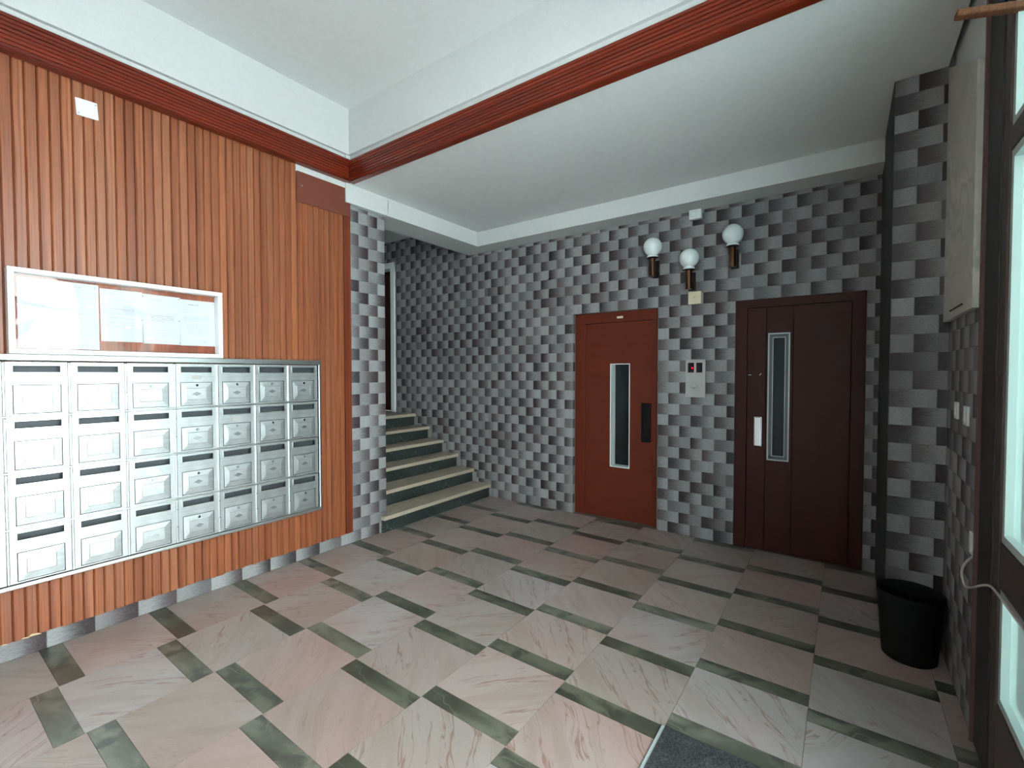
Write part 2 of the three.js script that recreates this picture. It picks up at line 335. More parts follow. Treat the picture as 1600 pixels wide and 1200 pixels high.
// fluted timber trims under the white fascia
function fluted(h, d, n) {   // profile in [x = out, z = up], closed
  const pts = [[0, 0], [d, 0]]; const s = (h - 0.012) / n;
  for (let k = 0; k < n; k++) { const a = 0.006 + k * s; pts.push([d - 0.005, a], [d - 0.005, a + 0.003], [d + 0.002, a + 0.006], [d + 0.002, a + s - 0.003], [d - 0.002, a + s]); }
  pts.push([d, h - 0.004], [d - 0.006, h], [0, h]);
  return pts;
}
{
  const prof = fluted(0.185, 0.05, 8);
  // run along z on the left wall: sweep axis y -> world z, profile x -> world x, profile z -> world y
  const toLeft = new THREE.Matrix4().makeBasis(new THREE.Vector3(1, 0, 0), new THREE.Vector3(0, 0, 1), new THREE.Vector3(0, 1, 0));
  let g = sweep(prof, 5.2 - 1.925, 0, 0).applyMatrix4(toLeft); g.translate(-2.012, 3.092, 1.925);
  tag(obj('trim_1', mended(g), M.redWood), 'reddish fluted timber trim running above the slatted wall', 'trim', null, 'structure');
  const toBack = new THREE.Matrix4().makeBasis(new THREE.Vector3(0, 0, 1), new THREE.Vector3(1, 0, 0), new THREE.Vector3(0, 1, 0));
  g = sweep(prof, 1.5 + 1.962, 0.1, 0.3).applyMatrix4(toBack); g.translate(-1.962, 3.082, 1.91);
  tag(obj('trim_2', mended(g), M.redWood), 'reddish fluted timber trim on the ceiling step in front of the lifts', 'trim', null, 'structure');
  const toRight = new THREE.Matrix4().makeBasis(new THREE.Vector3(-1, 0, 0), new THREE.Vector3(0, 0, 1), new THREE.Vector3(0, 1, 0));
  g = sweep(prof, 5.2 - 1.965, 0.2, 0.1).applyMatrix4(toRight); g.translate(1.5, 3.085, 1.965);
  tag(obj('trim_3', mended(g), M.redWood), 'reddish fluted timber trim on the ceiling step along the entrance', 'trim', null, 'structure');
}

// ---------------------------------------------------------------- slatted wooden panelling on the left wall
const panelling = thing('wall_panelling', [LX + 0.004, 0, 1.905]);
tag(panelling, 'varnished orange-brown panelling of narrow upright wooden slats behind the mailboxes', 'panelling');
{
  const W = 0.0455, T = 0.026, prof = [[0, 0], [0, W - 0.0016], [T - 0.006, W - 0.0016], [T, W - 0.0065], [T, 0.005], [T - 0.006, 0.0006]];
  const geos = []; for (let k = 0; k < 8; k++) geos.push(mended(sweep(prof, 3.0, k * 0.0627, k * 0.37)));
  obj('edge_batten', mended(sweep([[0, 0], [0, 0.066], [T + 0.002, 0.066], [T + 0.002, 0.003], [T - 0.001, 0]], 2.99, 0.2, 0)), S({ map: woodTex, color: 0xc8987c, roughness: 0.5 }), panelling, [0, 0.106, 0]);
  for (let k = 0; k * W + 0.068 < 3.27; k++) obj('slat', geos[Math.floor(rnd() * 8)], pick(M.slat), panelling, [0, 0.108 - rr(0, 0.008), 0.068 + k * W]);
  for (const [z, w, h] of [[1.94, 0.05, 0.016], [1.985, 0.03, 0.01], [2.06, 0.028, 0.008]]) { const g = new THREE.ExtrudeGeometry(new THREE.Shape([[0, 0], [w, 0.004], [w * 0.7, h], [w * 0.25, h * 0.6]].map((p) => new THREE.Vector2(...p))), { depth: 0.003, bevelEnabled: false }); g.rotateY(-Math.PI / 2); obj('splintered_edge', g, S({ color: 0xc8ab86, roughness: 0.9 }), panelling, [0.031, 0.102, z - 0.068 + 0.05]); }
  obj('backing', bx(-0.003, 0.012, 0.115, 3.1, 0.001, 3.29), M.redWood, panelling);
}
const plate = thing('cover_plate', [LX + 0.032, 2.815, 1.955]);
tag(plate, 'plain brown painted cover board screwed to the top corner of the panelling', 'cover plate');
{
  const s = new THREE.Shape(); s.moveTo(-0.045, 0); s.lineTo(0.425, 0); s.lineTo(0.425, 0.232); s.lineTo(-0.03, 0.232); s.quadraticCurveTo(-0.045, 0.232, -0.045, 0.217); s.closePath();
  const g = new THREE.ExtrudeGeometry(s, { depth: 0.006, bevelEnabled: true, bevelSize: 0.0015, bevelThickness: 0.0015, bevelSegments: 1 });
  g.applyMatrix4(new THREE.Matrix4().makeBasis(new THREE.Vector3(0, 0, 1), new THREE.Vector3(0, 1, 0), new THREE.Vector3(1, 0, 0)));
  obj('board', g, M.brownPlate, plate); g.computeVertexNormals();
  obj('screw', cyl(0.006, 0.006, 0.004, 0.01, 0.125, 0.39, 'x', 12), M.aluBright, plate);
}
const blank = thing('blanking_plate', [LX + 0.031, 2.96, 3.596], Math.PI / 2);
tag(blank, 'small white blanking plate on the slats high above the notice board', 'plate');
{ const p = obj('cover', rb(-0.047, 0.047, -0.047, 0.047, 0, 0.009, 0.004, 2), M.white, blank); p.rotation.z = 0.06; for (const [x, y] of [[0.037, 0.035], [-0.036, -0.037]]) obj('screw', cyl(0.004, 0.004, 0.002, x, y, 0.0095, 'z', 10), M.aluDark, blank); }

// ---------------------------------------------------------------- mailboxes
const FX = LX + 0.032, ROWY = [1.266, 0.982, 0.698, 0.414], CW = 0.2408, CH = 0.284, Z0B = 2.262;
const rows = ['top', 'second', 'third', 'bottom'], ords = ['first', 'second', 'third', 'fourth', 'fifth', 'sixth', 'seventh', 'eighth'];
function doorPanel() {   // pressed door: bevels that rise to a raised rectangle with a fine step round it
  const a = 0.0868, c = 0.0718, P = [], N = [], U = [];
  const ring = [[a, c, 0], [a - 0.001, c - 0.001, 0.0036], [0.056, 0.038, 0.0062], [0.0545, 0.0365, 0.005], [0.053, 0.035, 0.0062]];
  const corner = ([x, y, z]) => [[-x, -y, z], [x, -y, z], [x, y, z], [-x, y, z]];
  const quad = (p, q, r, s) => { const A = new THREE.Vector3(...p), n = new THREE.Vector3(...q).sub(A).cross(new THREE.Vector3(...s).sub(A)).normalize(); for (const v of [p, q, r, p, r, s]) { P.push(...v); N.push(n.x, n.y, n.z); U.push(v[0], v[1]); } };
  for (let k = 0; k + 1 < ring.length; k++) { const o = corner(ring[k]), i = corner(ring[k + 1]); for (let s = 0; s < 4; s++) { const t = (s + 1) % 4; quad(o[s], o[t], i[t], i[s]); } }
  const f = corner(ring[4]); quad(f[0], f[1], f[2], f[3]);
  const g = new THREE.BufferGeometry(); g.setAttribute('position', new THREE.Float32BufferAttribute(P, 3)); g.setAttribute('normal', new THREE.Float32BufferAttribute(N, 3)); g.setAttribute('uv', new THREE.Float32BufferAttribute(U, 2)); return g;
}
const mbGeo = (() => {
  const w = CW / 2 - 0.0065, h0 = 0.008, h1 = CH - 0.004, hole = (s, x0, x1, y0, y1) => { const p = new THREE.Path(); p.moveTo(x0, y0); p.lineTo(x0, y1); p.lineTo(x1, y1); p.lineTo(x1, y0); p.closePath(); s.holes.push(p); };
  const s = new THREE.Shape(); s.moveTo(-w, h0); s.lineTo(w, h0); s.lineTo(w, h1); s.lineTo(-w, h1); s.closePath();
  hole(s, -0.087, 0.087, 0.226, 0.262); hole(s, -0.0896, 0.0896, 0.0146, 0.1634);
  const plateG = new THREE.ExtrudeGeometry(s, { depth: 0.003, bevelEnabled: false }); plateG.translate(0, 0, 0.062);
  const housing = merge([bx(-w, w, h0, h1, 0, 0.004), bx(-w, -w + 0.002, h0, h1, 0.004, 0.062), bx(w - 0.002, w, h0, h1, 0.004, 0.062), bx(-w, w, h0, h0 + 0.002, 0.004, 0.062), bx(-w, w, h1 - 0.002, h1, 0.004, 0.062)]);
  const rim = merge([bx(-0.092, 0.092, 0.262, 0.2665, 0.065, 0.0685), bx(-0.092, 0.092, 0.2215, 0.226, 0.065, 0.0685), bx(-0.092, -0.087, 0.226, 0.262, 0.065, 0.0685), bx(0.087, 0.092, 0.226, 0.262, 0.065, 0.0685)]);
  const lock = merge([cyl(0.009, 0.008, 0.005, 0, 0, 0.0025, 'z', 20), cyl(0.0055, 0.005, 0.003, 0, 0, 0.0065, 'z', 16)]);
  const d = new THREE.Shape([[-0.024, 0], [0, -0.0125], [0.024, 0], [0, 0.0125]].map((p) => new THREE.Vector2(...p)));
  const emblem = new THREE.ExtrudeGeometry(d, { depth: 0.0015, bevelEnabled: true, bevelSize: 0.001, bevelThickness: 0.001, bevelSegments: 1 });
  return { plateG, housing, rim, lock, door: doorPanel(), emblem, keyway: bx(-0.0008, 0.0008, -0.003, 0.003, 0.0078, 0.0086), card: bx(-0.028, 0.028, 0.181, 0.209, 0.065, 0.0656) };
})();
function mailbox(kind) {
  const g = thing('mailbox');
  obj('housing', mbGeo.housing, M.box, g); obj('front_plate', mbGeo.plateG, M.alu, g); obj('slot_rim', mbGeo.rim, M.aluBright, g);
  const d = obj('door', mbGeo.door, M.alu, g, [0, 0.089, 0.0625]);
  const l = obj('lock', mbGeo.lock, kind.dull ? M.aluDark : M.chrome, d, [0, 0.0545, 0.005]); l.rotation.x = -0.12;
  const em = obj('emblem', mbGeo.emblem, kind.darkEmblem ? M.aluDark : M.aluBright, d, [0, 0, 0.0062]);
  if (kind.card) { obj('name_card', mbGeo.card, kind.card, g).userData.label = 'faded name card'; }
  return g;
}
const cardGrey = S({ color: 0xa8a4a0, roughness: 0.8 }), cardPale = S({ color: 0xc9cbca, roughness: 0.7 });
const cards = { '0,3': cardGrey, '1,4': cardPale, '1,2': cardGrey, '2,4': cardPale, '3,6': cardPale, '2,2': null };
for (let r = 0; r < 4; r++) for (let c = 0; c < 8; c++) {
  const b = mailbox({ card: cards[r + ',' + c], dull: rnd() < 0.5, darkEmblem: c < 4 && rnd() < 0.8 });
  b.position.set(FX, ROWY[r], Z0B + CW * (c + 0.5)); b.rotation.y = Math.PI / 2;
  tag(b, `steel mailbox${cards[r + ',' + c] ? ' with faded card' : ''}, ${rows[r]} row, ${ords[c]} from the stairs end of the bank`, 'mailbox', 'mailboxes in the wall bank');
}
const bank = thing('mailbox_bank', [FX, 0.396, Z0B], Math.PI / 2);
tag(bank, 'silver aluminium surround and dividers of the mailbox bank on the slatted wall', 'mailbox bank');
{
  const W8 = CW * 8, H = 1.16 + 0.03;   // local x runs from 0 (stairs end) to -W8
  obj('outer_rail', rb(-W8 - 0.022, 0.022, H - 0.034, H, 0, 0.078, 0.006, 2), M.aluBright, bank);
  obj('outer_rail', rb(-W8 - 0.022, 0.022, 0, 0.022, 0, 0.078, 0.006, 2), M.aluBright, bank);
  obj('outer_rail', rb(0, 0.022, 0.0225, H - 0.0345, 0, 0.078, 0.006, 2), M.aluBright, bank);
  obj('outer_rail', rb(-W8 - 0.022, -W8, 0.0225, H - 0.0345, 0, 0.078, 0.006, 2), M.aluBright, bank);
  for (let r = 0; r < 3; r++) obj('cross_rail', rb(-W8, 0, ROWY[r] - 0.396 - 0.0035, ROWY[r] - 0.396 + 0.0075, 0.052, 0.078, 0.004, 2), M.aluBright, bank);
  for (let c = 1; c < 8; c++) for (let r = 0; r < 4; r++) obj('divider', rb(-CW * c - 0.0058, -CW * c + 0.0058, ROWY[r] - 0.396 + 0.0085, ROWY[r] - 0.396 + 0.279, 0.05, 0.074, 0.004, 2), M.aluBright, bank);
  for (const [c, r] of [[2, 0], [5, 0], [4, 1], [6, 2], [7, 2], [3, 3], [4, 3], [2, 3], [1, 3]]) for (const dy of [0.11, 0.22]) obj('screw', cyl(0.004, 0.004, 0.003, -CW * c, ROWY[r] - 0.396 + dy, 0.0752, 'z', 10), M.aluDark, bank);
}

// ---------------------------------------------------------------- glazed notice board with papers
const board = thing('notice_board', [LX + 0.032, 1.5875, 3.4355], Math.PI / 2);
tag(board, 'white framed notice case with sliding panes above the mailboxes', 'notice board');
{
  const w = 0.49, h = 0.436, d = 0.07, f = 0.026;
  obj('back_panel', bx(-w + 0.01, w - 0.01, 0.01, h - 0.01, 0, 0.008), S({ map: woodTex, color: 0xf0c4b0, roughness: 0.5 }), board);
  obj('frame_rail', rb(-w, w, h - f, h, 0, d, 0.003), M.white, board); obj('frame_rail', rb(-w, w, 0, f, 0, d, 0.003), M.white, board);
  obj('frame_rail', rb(-w, -w + f, f, h - f, 0, d, 0.003), M.white, board); obj('frame_rail', rb(w - f, w, f, h - f, 0, d, 0.003), M.white, board);
  const pane = (x0, x1, z, bow) => { const g = new THREE.PlaneGeometry(x1 - x0, h - 2 * f, 40, 24), p = g.attributes.position; for (let i = 0; i < p.count; i++) { const u = p.getX(i) / (x1 - x0) * 2, v = p.getY(i) / (h - 2 * f) * 2; p.setZ(i, bow * (1 - u * u) * (1 - v * v * 0.8)); } g.computeVertexNormals(); g.translate((x0 + x1) / 2, h / 2, z); return obj('pane', g, M.clear, board); };
  pane(-w + f, 0.02, 0.048, 0.010); pane(-0.03, w - f, 0.04, 0.004);
  obj('pane_lock', [cyl(0.009, 0.009, 0.012, -0.01, 0.165, 0.06, 'z', 16), rb(-0.034, 0.03, 0.162, 0.168, 0.0535, 0.0565, 0.002)], M.chrome, board);
}
function paperTex(w, h, draw) { const c = document.createElement('canvas'); c.width = w; c.height = h; const x = c.getContext('2d'); x.fillStyle = '#c6c8cc'; x.fillRect(0, 0, w, h); draw(x, w, h); const t = new THREE.CanvasTexture(c); t.colorSpace = THREE.SRGBColorSpace; return t; }
function lines(x, x0, x1, y, n, step, tone = '#8a8d92', t = 2) { x.fillStyle = tone; for (let k = 0; k < n; k++) { let a = x0; const e = x1 - (k === n - 1 ? (x1 - x0) * 0.4 : rr(0, 18)); while (a < e) { const l = rr(6, 26); x.fillRect(a, y + k * step, Math.min(l, e - a), t); a += l + rr(3, 6); } } }
function notice(z0, z1, y0, y1, draw, label, tilt, pins, pw = 300) {
  const w = z1 - z0, h = y1 - y0, g = thing('paper_notice', [LX + 0.0415, y0, (z0 + z1) / 2], Math.PI / 2); tag(g, label, 'notice');
  const m = S({ map: paperTex(pw, Math.round(pw * h / w), draw), roughness: 0.85 });
  const sheet = new THREE.BoxGeometry(w, h, 0.0008); sheet.translate(0, h / 2, 0.0006); obj('sheet', sheet, m, g).rotation.z = tilt;
  for (const [a, b] of pins) obj('pin', cyl(0.0035, 0.003, 0.004, a * w / 2, h / 2 + b * h / 2, 0.0028, 'z', 10), M.aluDark, g);
}
notice(3.566, 3.885, 1.62, 1.985, (x, w, h) => { x.fillStyle = '#c6c9d2'; x.fillRect(w * 0.1, h * 0.14, w * 0.05, h * 0.8); lines(x, w * 0.16, w * 0.8, h * 0.06, 2, 9, '#7d8088', 3); x.strokeStyle = '#9a9ca4'; x.strokeRect(w * 0.1, h * 0.14, w * 0.85, h * 0.8); for (let k = 1; k < 9; k++) x.strokeRect(w * 0.15, h * (0.14 + 0.08 * k), w * 0.8, 1); }, 'wide printed table sheet pinned in the notice case, next to three smaller notices', 0.0, [[-0.96, 0.93], [-0.95, 0.3], [-0.95, -0.4], [0.9, 0.9]], 512);
notice(3.362, 3.558, 1.672, 1.972, (x, w, h) => { lines(x, w * 0.25, w * 0.7, h * 0.08, 1, 9, '#777a80', 3); lines(x, w * 0.15, w * 0.85, h * 0.2, 7, h * 0.085, '#8f9298', 3); }, 'typed notice with spaced lines beside the wide table sheet', 0.01, [[-0.9, -0.93], [0.95, -0.1]], 300);
notice(3.172, 3.366, 1.668, 1.967, (x, w, h) => { lines(x, w * 0.2, w * 0.7, h * 0.1, 1, 9, '#777a80', 3); lines(x, w * 0.1, w * 0.9, h * 0.2, 2, 26, '#a0a3a8', 2); lines(x, w * 0.2, w * 0.85, h * 0.42, 4, 16, '#6c6f76', 3); x.fillStyle = '#c0c2c4'; x.fillRect(w * 0.12, h * 0.68, w * 0.18, h * 0.2); lines(x, w * 0.35, w * 0.85, h * 0.72, 4, 20, '#9a9da2', 2); }, 'typed notice with a small grey picture, middle of the three portrait sheets', -0.008, [[-0.95, 0.9], [-0.95, -0.94], [0.96, 0.92], [0.96, 0.0], [0.96, -0.92]], 300);
notice(2.972, 3.17, 1.666, 1.96, (x, w, h) => { lines(x, w * 0.22, w * 0.72, h * 0.1, 1, 9, '#55585e', 4); lines(x, w * 0.1, w * 0.4, h * 0.22, 2, 20, '#8f9298', 2); lines(x, w * 0.1, w * 0.88, h * 0.36, 5, 11, '#8a8d92', 2); lines(x, w * 0.18, w * 0.88, h * 0.52, 10, 12, '#9a9da2', 2); lines(x, w * 0.6, w * 0.85, h * 0.9, 1, 10, '#7a7d82', 3); }, 'densely typed letter pinned at the stairs end of the notice case', 0.004, [[0.9, 0.92], [0.9, -0.95]], 300);

// ---------------------------------------------------------------- lift doors
const door1 = thing('door_1', [-0.4515, 0, -0.06]);
tag(door1, 'reddish-brown lift door with a narrow white-edged window and black pull handle', 'lift door', null, 'structure');
{
  const w0 = -0.435, w1 = 0.4465, wx0 = -0.05, wx1 = 0.157, wy0 = 0.535, wy1 = 1.58;
  obj('frame', [rb(w0 - 0.012, w0 + 0.105, 0, 2.098, -0.12, 0.012, 0.003), rb(w1 - 0.055, w1, 0, 2.098, -0.12, 0.012, 0.003), rb(w0 - 0.012, w1, 1.996, 2.099, -0.12, 0.0125, 0.003)], M.liftRed, door1);
  const l0 = w0 + 0.108, l1 = w1 - 0.058, s = new THREE.Shape([[l0, 0.008], [l1, 0.008], [l1, 1.991], [l0, 1.991]].map((p) => new THREE.Vector2(...p)));
  const p = new THREE.Path([[wx0, wy0], [wx0, wy1], [wx1, wy1], [wx1, wy0]].map((q) => new THREE.Vector2(...q))); s.holes.push(p);
  const g = new THREE.ExtrudeGeometry(s, { depth: 0.04, bevelEnabled: true, bevelSize: 0.0015, bevelThickness: 0.0015, bevelSegments: 1 }); g.translate(0, 0, -0.036);
  obj('leaf', g, M.liftRed, door1);
  const f = 0.008; const fr = obj('window_frame', [bx(wx0, wx0 + f, wy0, wy1, -0.105, 0.011), bx(wx1 - f, wx1, wy0, wy1, -0.105, 0.011), bx(wx0, wx1, wy1 - f, wy1, -0.105, 0.011), bx(wx0, wx1, wy0, wy0 + f, -0.105, 0.011)], M.white, door1); fr.userData.label = 'white metal window surround';
  obj('pane', bx(wx0, wx1, wy0, wy1, -0.108, -0.102), M.darkGlass, door1);
  const hb = obj('handle', [rb(0.28, 0.372, 0.815, 1.193, 0.005, 0.028, 0.006, 2), rb(0.318, 0.334, 0.83, 1.18, 0.028, 0.05, 0.005, 2)], M.black, door1); hb.userData.label = 'black pull handle';
  obj('tag', rb(0.02, 0.084, 2.03, 2.052, 0.0125, 0.015, 0.001), M.beige, door1);
  obj('shaft_backing', bx(w0 - 0.014, w1, 0, 2.1, -0.15, -0.125), M.black, door1);
}
const door2 = thing('door_2', [1.1075, 0, -0.03]);
tag(door2, 'wide dark brown lift door with a slim metal-framed window and chrome handle', 'lift door', null, 'structure');
{
  const w0 = -0.4435, w1 = 0.4435;
  obj('frame', [rb(w0, w0 + 0.09, 0, 2.098, -0.1, 0.03, 0.003), rb(w1 - 0.085, w1, 0, 2.098, -0.1, 0.03, 0.003), rb(w0, w1, 2.03, 2.0985, -0.1, 0.0305, 0.003)], M.liftBrown, door2);
  const wx0 = -0.194, wx1 = -0.045, wy0 = 0.77, wy1 = 1.81;
  const panel = (a, b, hole) => { const s = new THREE.Shape([[a, 0.01], [b, 0.01], [b, 2.026], [a, 2.026]].map((p) => new THREE.Vector2(...p))); if (hole) s.holes.push(new THREE.Path([[wx0, wy0], [wx0, wy1], [wx1, wy1], [wx1, wy0]].map((q) => new THREE.Vector2(...q)))); const g = new THREE.ExtrudeGeometry(s, { depth: 0.035, bevelEnabled: true, bevelSize: 0.002, bevelThickness: 0.002, bevelSegments: 1 }); g.translate(0, 0, -0.014); return g; };
  obj('leaf_panel', panel(w0 + 0.096, -0.214, false), M.liftBrown, door2); obj('leaf_panel', panel(-0.208, -0.024, true), M.liftBrown, door2); obj('leaf_panel', panel(-0.018, w1 - 0.091, false), M.liftBrown, door2);
  const ring = (a, b, c, d, t, z0, z1) => [bx(a, a + t, c, d, z0, z1), bx(b - t, b, c, d, z0, z1), bx(a, b, d - t, d, z0, z1), bx(a, b, c, c + t, z0, z1)];
  obj('window_frame', [...ring(wx0 - 0.004, wx1 + 0.004, wy0 - 0.004, wy1 + 0.004, 0.01, -0.01, 0.029), ...ring(wx0 + 0.028, wx1 - 0.028, wy0 + 0.03, wy1 - 0.03, 0.005, -0.01, 0.02)], S({ color: 0xb4b8b9, metalness: 0.6, roughness: 0.45 }), door2).userData.label = 'double silver window surround';
  obj('window_liner', ring(wx0 + 0.006, wx1 - 0.006, wy0 + 0.006, wy1 - 0.006, 0.025, -0.01, 0.012), S({ color: 0x5c6062, roughness: 0.5 }), door2);
  obj('pane', bx(wx0 + 0.03, wx1 - 0.03, wy0 + 0.03, wy1 - 0.03, -0.008, 0.002), M.darkGlass, door2);
  obj('handle', [rb(-0.296, -0.236, 0.872, 1.12, 0.023, 0.032, 0.003), rb(-0.292, -0.24, 0.876, 1.116, 0.032, 0.05, 0.006, 2)], M.chrome, door2).userData.label = 'chrome pull plate';
  for (const [x, y, a] of [[-0.33, 1.47, 0], [-0.252, 1.475, 0.9]]) { const c = obj('scratch', bx(-0.011, 0.011, -0.002, 0.002, 0, 0.0008), M.aluBright, door2, [x, y, 0.023]); c.rotation.z = a; }
  obj('shaft_backing', bx(w0, w1, 0, 2.1, -0.13, -0.105), M.black, door2);
}
const panel = thing('lift_call_panel', [0.3405, 1.268, 0]);
tag(panel, 'steel lift call panel with two dark displays, between the lift doors', 'call panel');
{
  obj('face_plate', rb(-0.085, 0.085, 0, 0.34, 0, 0.012, 0.002), S({ color: 0xa9aaa8, metalness: 0.6, roughness: 0.5 }), panel);
  const dA = obj('display', bx(-0.064, -0.012, 0.222, 0.31, 0.012, 0.0135), M.darkGlass, panel); obj('display', bx(0.008, 0.06, 0.222, 0.31, 0.012, 0.0135), M.darkGlass, panel);
  obj('indicator_light', cyl(0.0075, 0.0075, 0.002, -0.027, 0.263, 0.0143, 'z', 14), M.led, dA).userData.label = 'lit red dot';
  obj('call_button', [cyl(0.02, 0.018, 0.004, -0.004, 0.099, 0.014, 'z', 24), cyl(0.011, 0.01, 0.004, -0.004, 0.099, 0.0175, 'z', 20)], M.chrome, panel);
  for (const [x, y] of [[-0.068, 0.018], [0.07, 0.018], [0.074, 0.328], [-0.074, 0.328]]) obj('screw', cyl(0.005, 0.005, 0.002, x, y, 0.0125, 'z', 10), M.aluDark, panel);
}
{ const l = new THREE.PointLight(0xff1038, 0.002, 1); l.position.set(0.3135, 1.531, 0.03); l.castShadow = true; panel.add(l); l.position.set(-0.027, 0.263, 0.03); }

// ---------------------------------------------------------------- wall lamps, socket plate, sensor box
function lamp(x, y, label) {
  const g = thing('globe_wall_lamp', [x, y, 0]); tag(g, label, 'wall lamp', 'unlit globe lamps over the lifts');
  obj('globe', new THREE.SphereGeometry(0.083, 32, 20), M.opal, g, [0, 0.255, 0.12]).userData.label = 'white opal glass globe';
  obj('collar', new THREE.LatheGeometry([[0.04, 0], [0.05, 0.004], [0.046, 0.02], [0.036, 0.03], [0.036, 0.045]].map((p) => new THREE.Vector2(...p)), 28), M.opal, g, [0, 0.155, 0.12]);
  obj('dish', new THREE.LatheGeometry([[0, 0], [0.03, 0.0], [0.054, 0.008], [0.05, 0.011], [0, 0.012]].map((p) => new THREE.Vector2(...p)), 28), M.darkBrass, g, [0, 0.146, 0.12]);
  obj('stem', [cyl(0.026, 0.026, 0.16, 0, 0.068, 0.12, 'y', 28), cyl(0.03, 0.03, 0.012, 0, -0.008, 0.12, 'y', 28)], M.brass, g);
  obj('bracket', [rb(-0.03, 0.03, -0.01, 0.146, 0, 0.03, 0.004), rb(-0.012, 0.012, 0.05, 0.09, 0.03, 0.1, 0.003)], M.darkBrass, g);
}
lamp(-0.018, 2.385, 'globe lamp on a brass stem above the reddish-brown lift door');
lamp(0.306, 2.235, 'lowest globe lamp, on a brass stem above the beige socket plate');
lamp(0.656, 2.383, 'globe lamp on a brass stem above the edge of the dark brown lift door');
const sock = thing('socket_plate', [0.329, 2.1, 0]); tag(sock, 'square beige wall plate under the lowest globe lamp', 'wall plate');
obj('cover', rb(-0.057, 0.057, 0, 0.114, 0, 0.02, 0.012, 3), M.beige, sock); obj('screw', cyl(0.006, 0.006, 0.003, 0, 0.06, 0.0205, 'z', 10), M.aluDark, sock);
const sens = thing('sensor_box', [0.335, 2.845, 0]); tag(sens, 'small translucent white sensor box under the ceiling band', 'sensor');
obj('case', rb(-0.052, 0.052, 0, 0.083, 0, 0.05, 0.006, 2), M.white, sens); obj('lens', new THREE.SphereGeometry(0.026, 20, 14), M.opal, sens, [-0.016, 0.045, 0.048]);

// ---------------------------------------------------------------- stairs
const stairs = thing('staircase', [0, 0, 0]); tag(stairs, 'short flight of pale stone treads and dark marble risers', 'stairs');
for (let k = 1; k <= 6; k++) {
  const zf = k === 1 ? 1.585 : 1.52, xn = N1[k], back = k < 6 ? N1[k + 1] : -5.3;
  obj('tread', rb(back - (k < 6 ? 0.02 : 0), xn, RISE * k - 0.038, RISE * k, 0.006, k === 1 ? 1.519 : zf, 0.005, 2), M.tread, stairs);
  obj('riser', bx(xn - 0.05, xn - 0.028, RISE * (k - 1), RISE * k - 0.038, 0.012, zf - 0.005), M.riser, stairs);
}
obj('tread', rb(-2.05, -2.0, RISE - 0.038, RISE, 1.5195, 1.585, 0.004), M.tread, stairs);
obj('core', bx(-5.3, -3.36, 0, RISE * 6 - 0.04, 0.012, 1.5), M.grout, stairs);
const door3 = thing('door_3', [-4.17, RISE * 6, -0.05]); tag(door3, 'dark door with a white frame at the top of the stairs', 'door', null, 'structure');
obj('frame', [rb(0.372, 0.452, 0, 2.105, -0.1, 0.075, 0.004), rb(-0.452, -0.372, 0, 2.105, -0.1, 0.075, 0.004), rb(-0.452, 0.452, 2.025, 2.106, -0.1, 0.076, 0.004)], M.white, door3);
obj('leaf', rb(-0.37, 0.37, 0.004, 2.022, -0.08, -0.04, 0.003), M.stairDoor, door3);

// ---------------------------------------------------------------- entrance front on the right
const door4 = thing('door_4', [RX, 0, 1.74]); tag(door4, 'brown metal entrance door with frosted glass panes', 'door', null, 'structure');
{
  const L = 2.86 - 1.74;   // local z runs along the wall
  obj('jamb', rb(0.0, 0.12, 0, 3.0, 0.0, 0.215, 0.006), M.frameDark, door4);
  obj('jamb_bead', rb(-0.012, 0.02, 0, 3.0, 0.0, 0.02, 0.004), S({ color: 0x5c4038, roughness: 0.6 }), door4);
  obj('stile', rb(0.004, 0.06, 0.02, 2.98, 0.222, 0.292, 0.006), M.frameMetal, door4); obj('stile', rb(0.004, 0.06, 0.02, 2.98, L - 0.075, L, 0.006), M.frameMetal, door4);
  for (const [a, b] of [[0.02, 0.33], [0.74, 0.9], [2.245, 2.325], [2.9, 2.98]]) obj('rail', rb(0.006, 0.058, a, b, 0.292, L - 0.075, 0.006), M.frameMetal, door4);
  for (const [a, b] of [[0.33, 0.74], [0.9, 2.245], [2.325, 2.9]]) {
    const t = 0.028, z0 = 0.292, z1 = L - 0.075;
    obj('glazing_bead', [bx(0.012, 0.05, a, b, z0, z0 + t), bx(0.012, 0.05, a, b, z1 - t, z1), bx(0.012, 0.05, b - t, b, z0 + t, z1 - t), bx(0.012, 0.05, a, a + t, z0 + t, z1 - t)], M.bead, door4);
    const g = new THREE.PlaneGeometry(z1 - z0 - 2 * t, b - a - 2 * t); g.rotateY(-Math.PI / 2); g.translate(0.034, (a + b) / 2, (z0 + z1) / 2); obj('frosted_pane', g, M.frosted, door4);
  }
}
const win1 = thing('window_1', [RX, 0, 2.86]); tag(win1, 'clear glazed entrance front beside the frosted door', 'window', null, 'structure');
{
  const L = 5.2 - 2.86;
  for (const z of [0, L / 2 - 0.03, L - 0.06]) obj('mullion', rb(0.004, 0.07, 0, 3.25, z + 0.002, z + 0.06, 0.005), M.frameMetal, win1);
  for (const [a, b] of [[0, 0.1], [2.25, 2.33], [3.17, 3.25]]) for (let s = 0; s < 2; s++) obj('transom', rb(0.008, 0.066, a, b, s ? L / 2 + 0.031 : 0.061, s ? L - 0.061 : L / 2 - 0.029, 0.005), M.frameMetal, win1);
  for (let s = 0; s < 2; s++) for (const [a, b] of [[0.1, 2.25], [2.33, 3.17]]) { const z0 = s ? L / 2 + 0.031 : 0.061, z1 = s ? L - 0.061 : L / 2 - 0.029, g = new THREE.PlaneGeometry(z1 - z0, b - a); g.rotateY(-Math.PI / 2); g.translate(0.036, (a + b) / 2, (z0 + z1) / 2); obj('pane', g, M.clear, win1); }
}
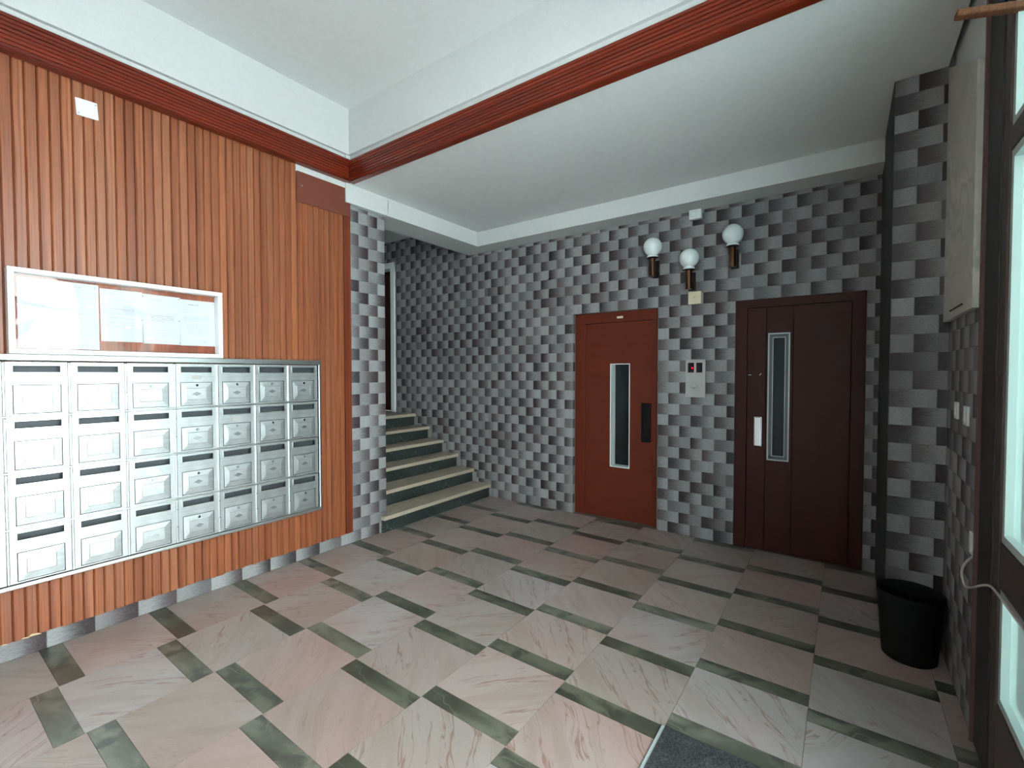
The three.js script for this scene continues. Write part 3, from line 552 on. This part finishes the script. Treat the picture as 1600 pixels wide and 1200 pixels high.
tag(obj('roof', bx(-5.6, 2.12, 3.82, 3.98, -0.5, 5.5), M.plaster), 'flat roof slab over the hall', 'roof', null, 'structure');
const pav = obj('pavement', bx(2.05, 40, -0.3, -0.12, -25, 30), M.pavement); tag(pav, 'pale pavement outside the entrance', 'pavement', null, 'structure');
const house = thing('opposite_house', [9.5, -0.12, 4]); tag(house, 'pale sunlit house front across the street', 'house', null, 'structure');
obj('facade', bx(0, 0.4, 0, 10, -16, 16), M.facade, house);
for (let r = 0; r < 3; r++) for (let c = -4; c <= 4; c++) { const w = obj('window_frame', bx(-0.05, 0.02, 1.1 + r * 3.1, 2.7 + r * 3.1, c * 3 - 0.6, c * 3 + 0.6), M.white, house); obj('pane', bx(-0.06, -0.045, 1.18 + r * 3.1, 2.62 + r * 3.1, c * 3 - 0.52, c * 3 + 0.52), M.darkGlass, w); }
const porch = obj('porch_wall', bx(2.05, 4.5, -0.12, 3.8, 1.3, 1.5), M.porch); tag(porch, 'grey side wall of the porch outside the frosted entrance door', 'wall', null, 'structure');

// ---------------------------------------------------------------- small things on the right
const bin = thing('waste_bin', [1.722, 0, 1.165]); tag(bin, 'round black plastic waste bin standing against the tiled pier', 'bin');
{
  const pts = [[0, 0.0], [0.108, 0.0], [0.114, 0.006], [0.136, 0.31], [0.136, 0.315], [0.1395, 0.317], [0.141, 0.345], [0.138, 0.35], [0.134, 0.348], [0.132, 0.316], [0.11, 0.012], [0, 0.012]];
  obj('body', new THREE.LatheGeometry(pts.map((p) => new THREE.Vector2(...p)), 48), M.bin, bin);
}
function plateOn(z, y, w, h, label) { const g = thing('switch_plate', [RX, y, z], -Math.PI / 2); tag(g, label, 'switch'); obj('cover', rb(-w / 2, w / 2, -h / 2, h / 2, 0, 0.009, 0.003, 2), M.white, g); obj('rocker', rb(-w / 5, w / 5, -h / 3.2, h / 3.2, 0.009, 0.013, 0.002), M.white, g); }
plateOn(1.29, 1.31, 0.07, 0.08, 'white switch plate on the dark tiles, nearer the pier');
plateOn(1.51, 1.3, 0.085, 0.085, 'white switch plate on the dark tiles, nearer the entrance door');
plateOn(1.69, 0.785, 0.08, 0.09, 'low white socket plate on the dark tiles above the looped cord');
{
  const pts = [[RX - 0.006, 0.74, 1.71], [RX - 0.02, 0.705, 1.68], [RX - 0.03, 0.65, 1.655], [RX - 0.025, 0.61, 1.69], [RX - 0.02, 0.635, 1.78], [RX - 0.014, 0.69, 1.9], [RX - 0.006, 0.722, 1.98], [RX - 0.004, 0.73, 2.06], [RX - 0.002, 0.735, 2.3], [RX - 0.002, 0.736, 2.75]].map((p) => new THREE.Vector3(...p));
  tag(obj('cord', new THREE.TubeGeometry(new THREE.CatmullRomCurve3(pts), 90, 0.0045, 8), M.cord), 'thin pale cord looping from the low socket plate along the entrance door rail', 'cord');
}
{
  const g = rb(-0.02, 0.16, -0.012, 0.012, -0.018, 0.018, 0.006, 2), o = obj('wooden_batten', g, M.rawWood, scene, [1.745, 2.735, 2.08], [0, 0.1, -0.2]);
  tag(o, 'rough wooden batten end sticking out beside the entrance door head', 'batten');
}
const mat = thing('door_mat', [1.27, 0, 3.1]); tag(mat, 'dark grey doormat lying in front of the entrance', 'doormat');
obj('pile', bx(-0.43, 0.43, 0.001, 0.009, -0.695, 0.695), M.doormat, mat); obj('border', [bx(-0.444, -0.43, 0.001, 0.006, -0.695, 0.695), bx(0.43, 0.444, 0.001, 0.006, -0.695, 0.695)], M.bead, mat);

renderer.render(scene, camera);
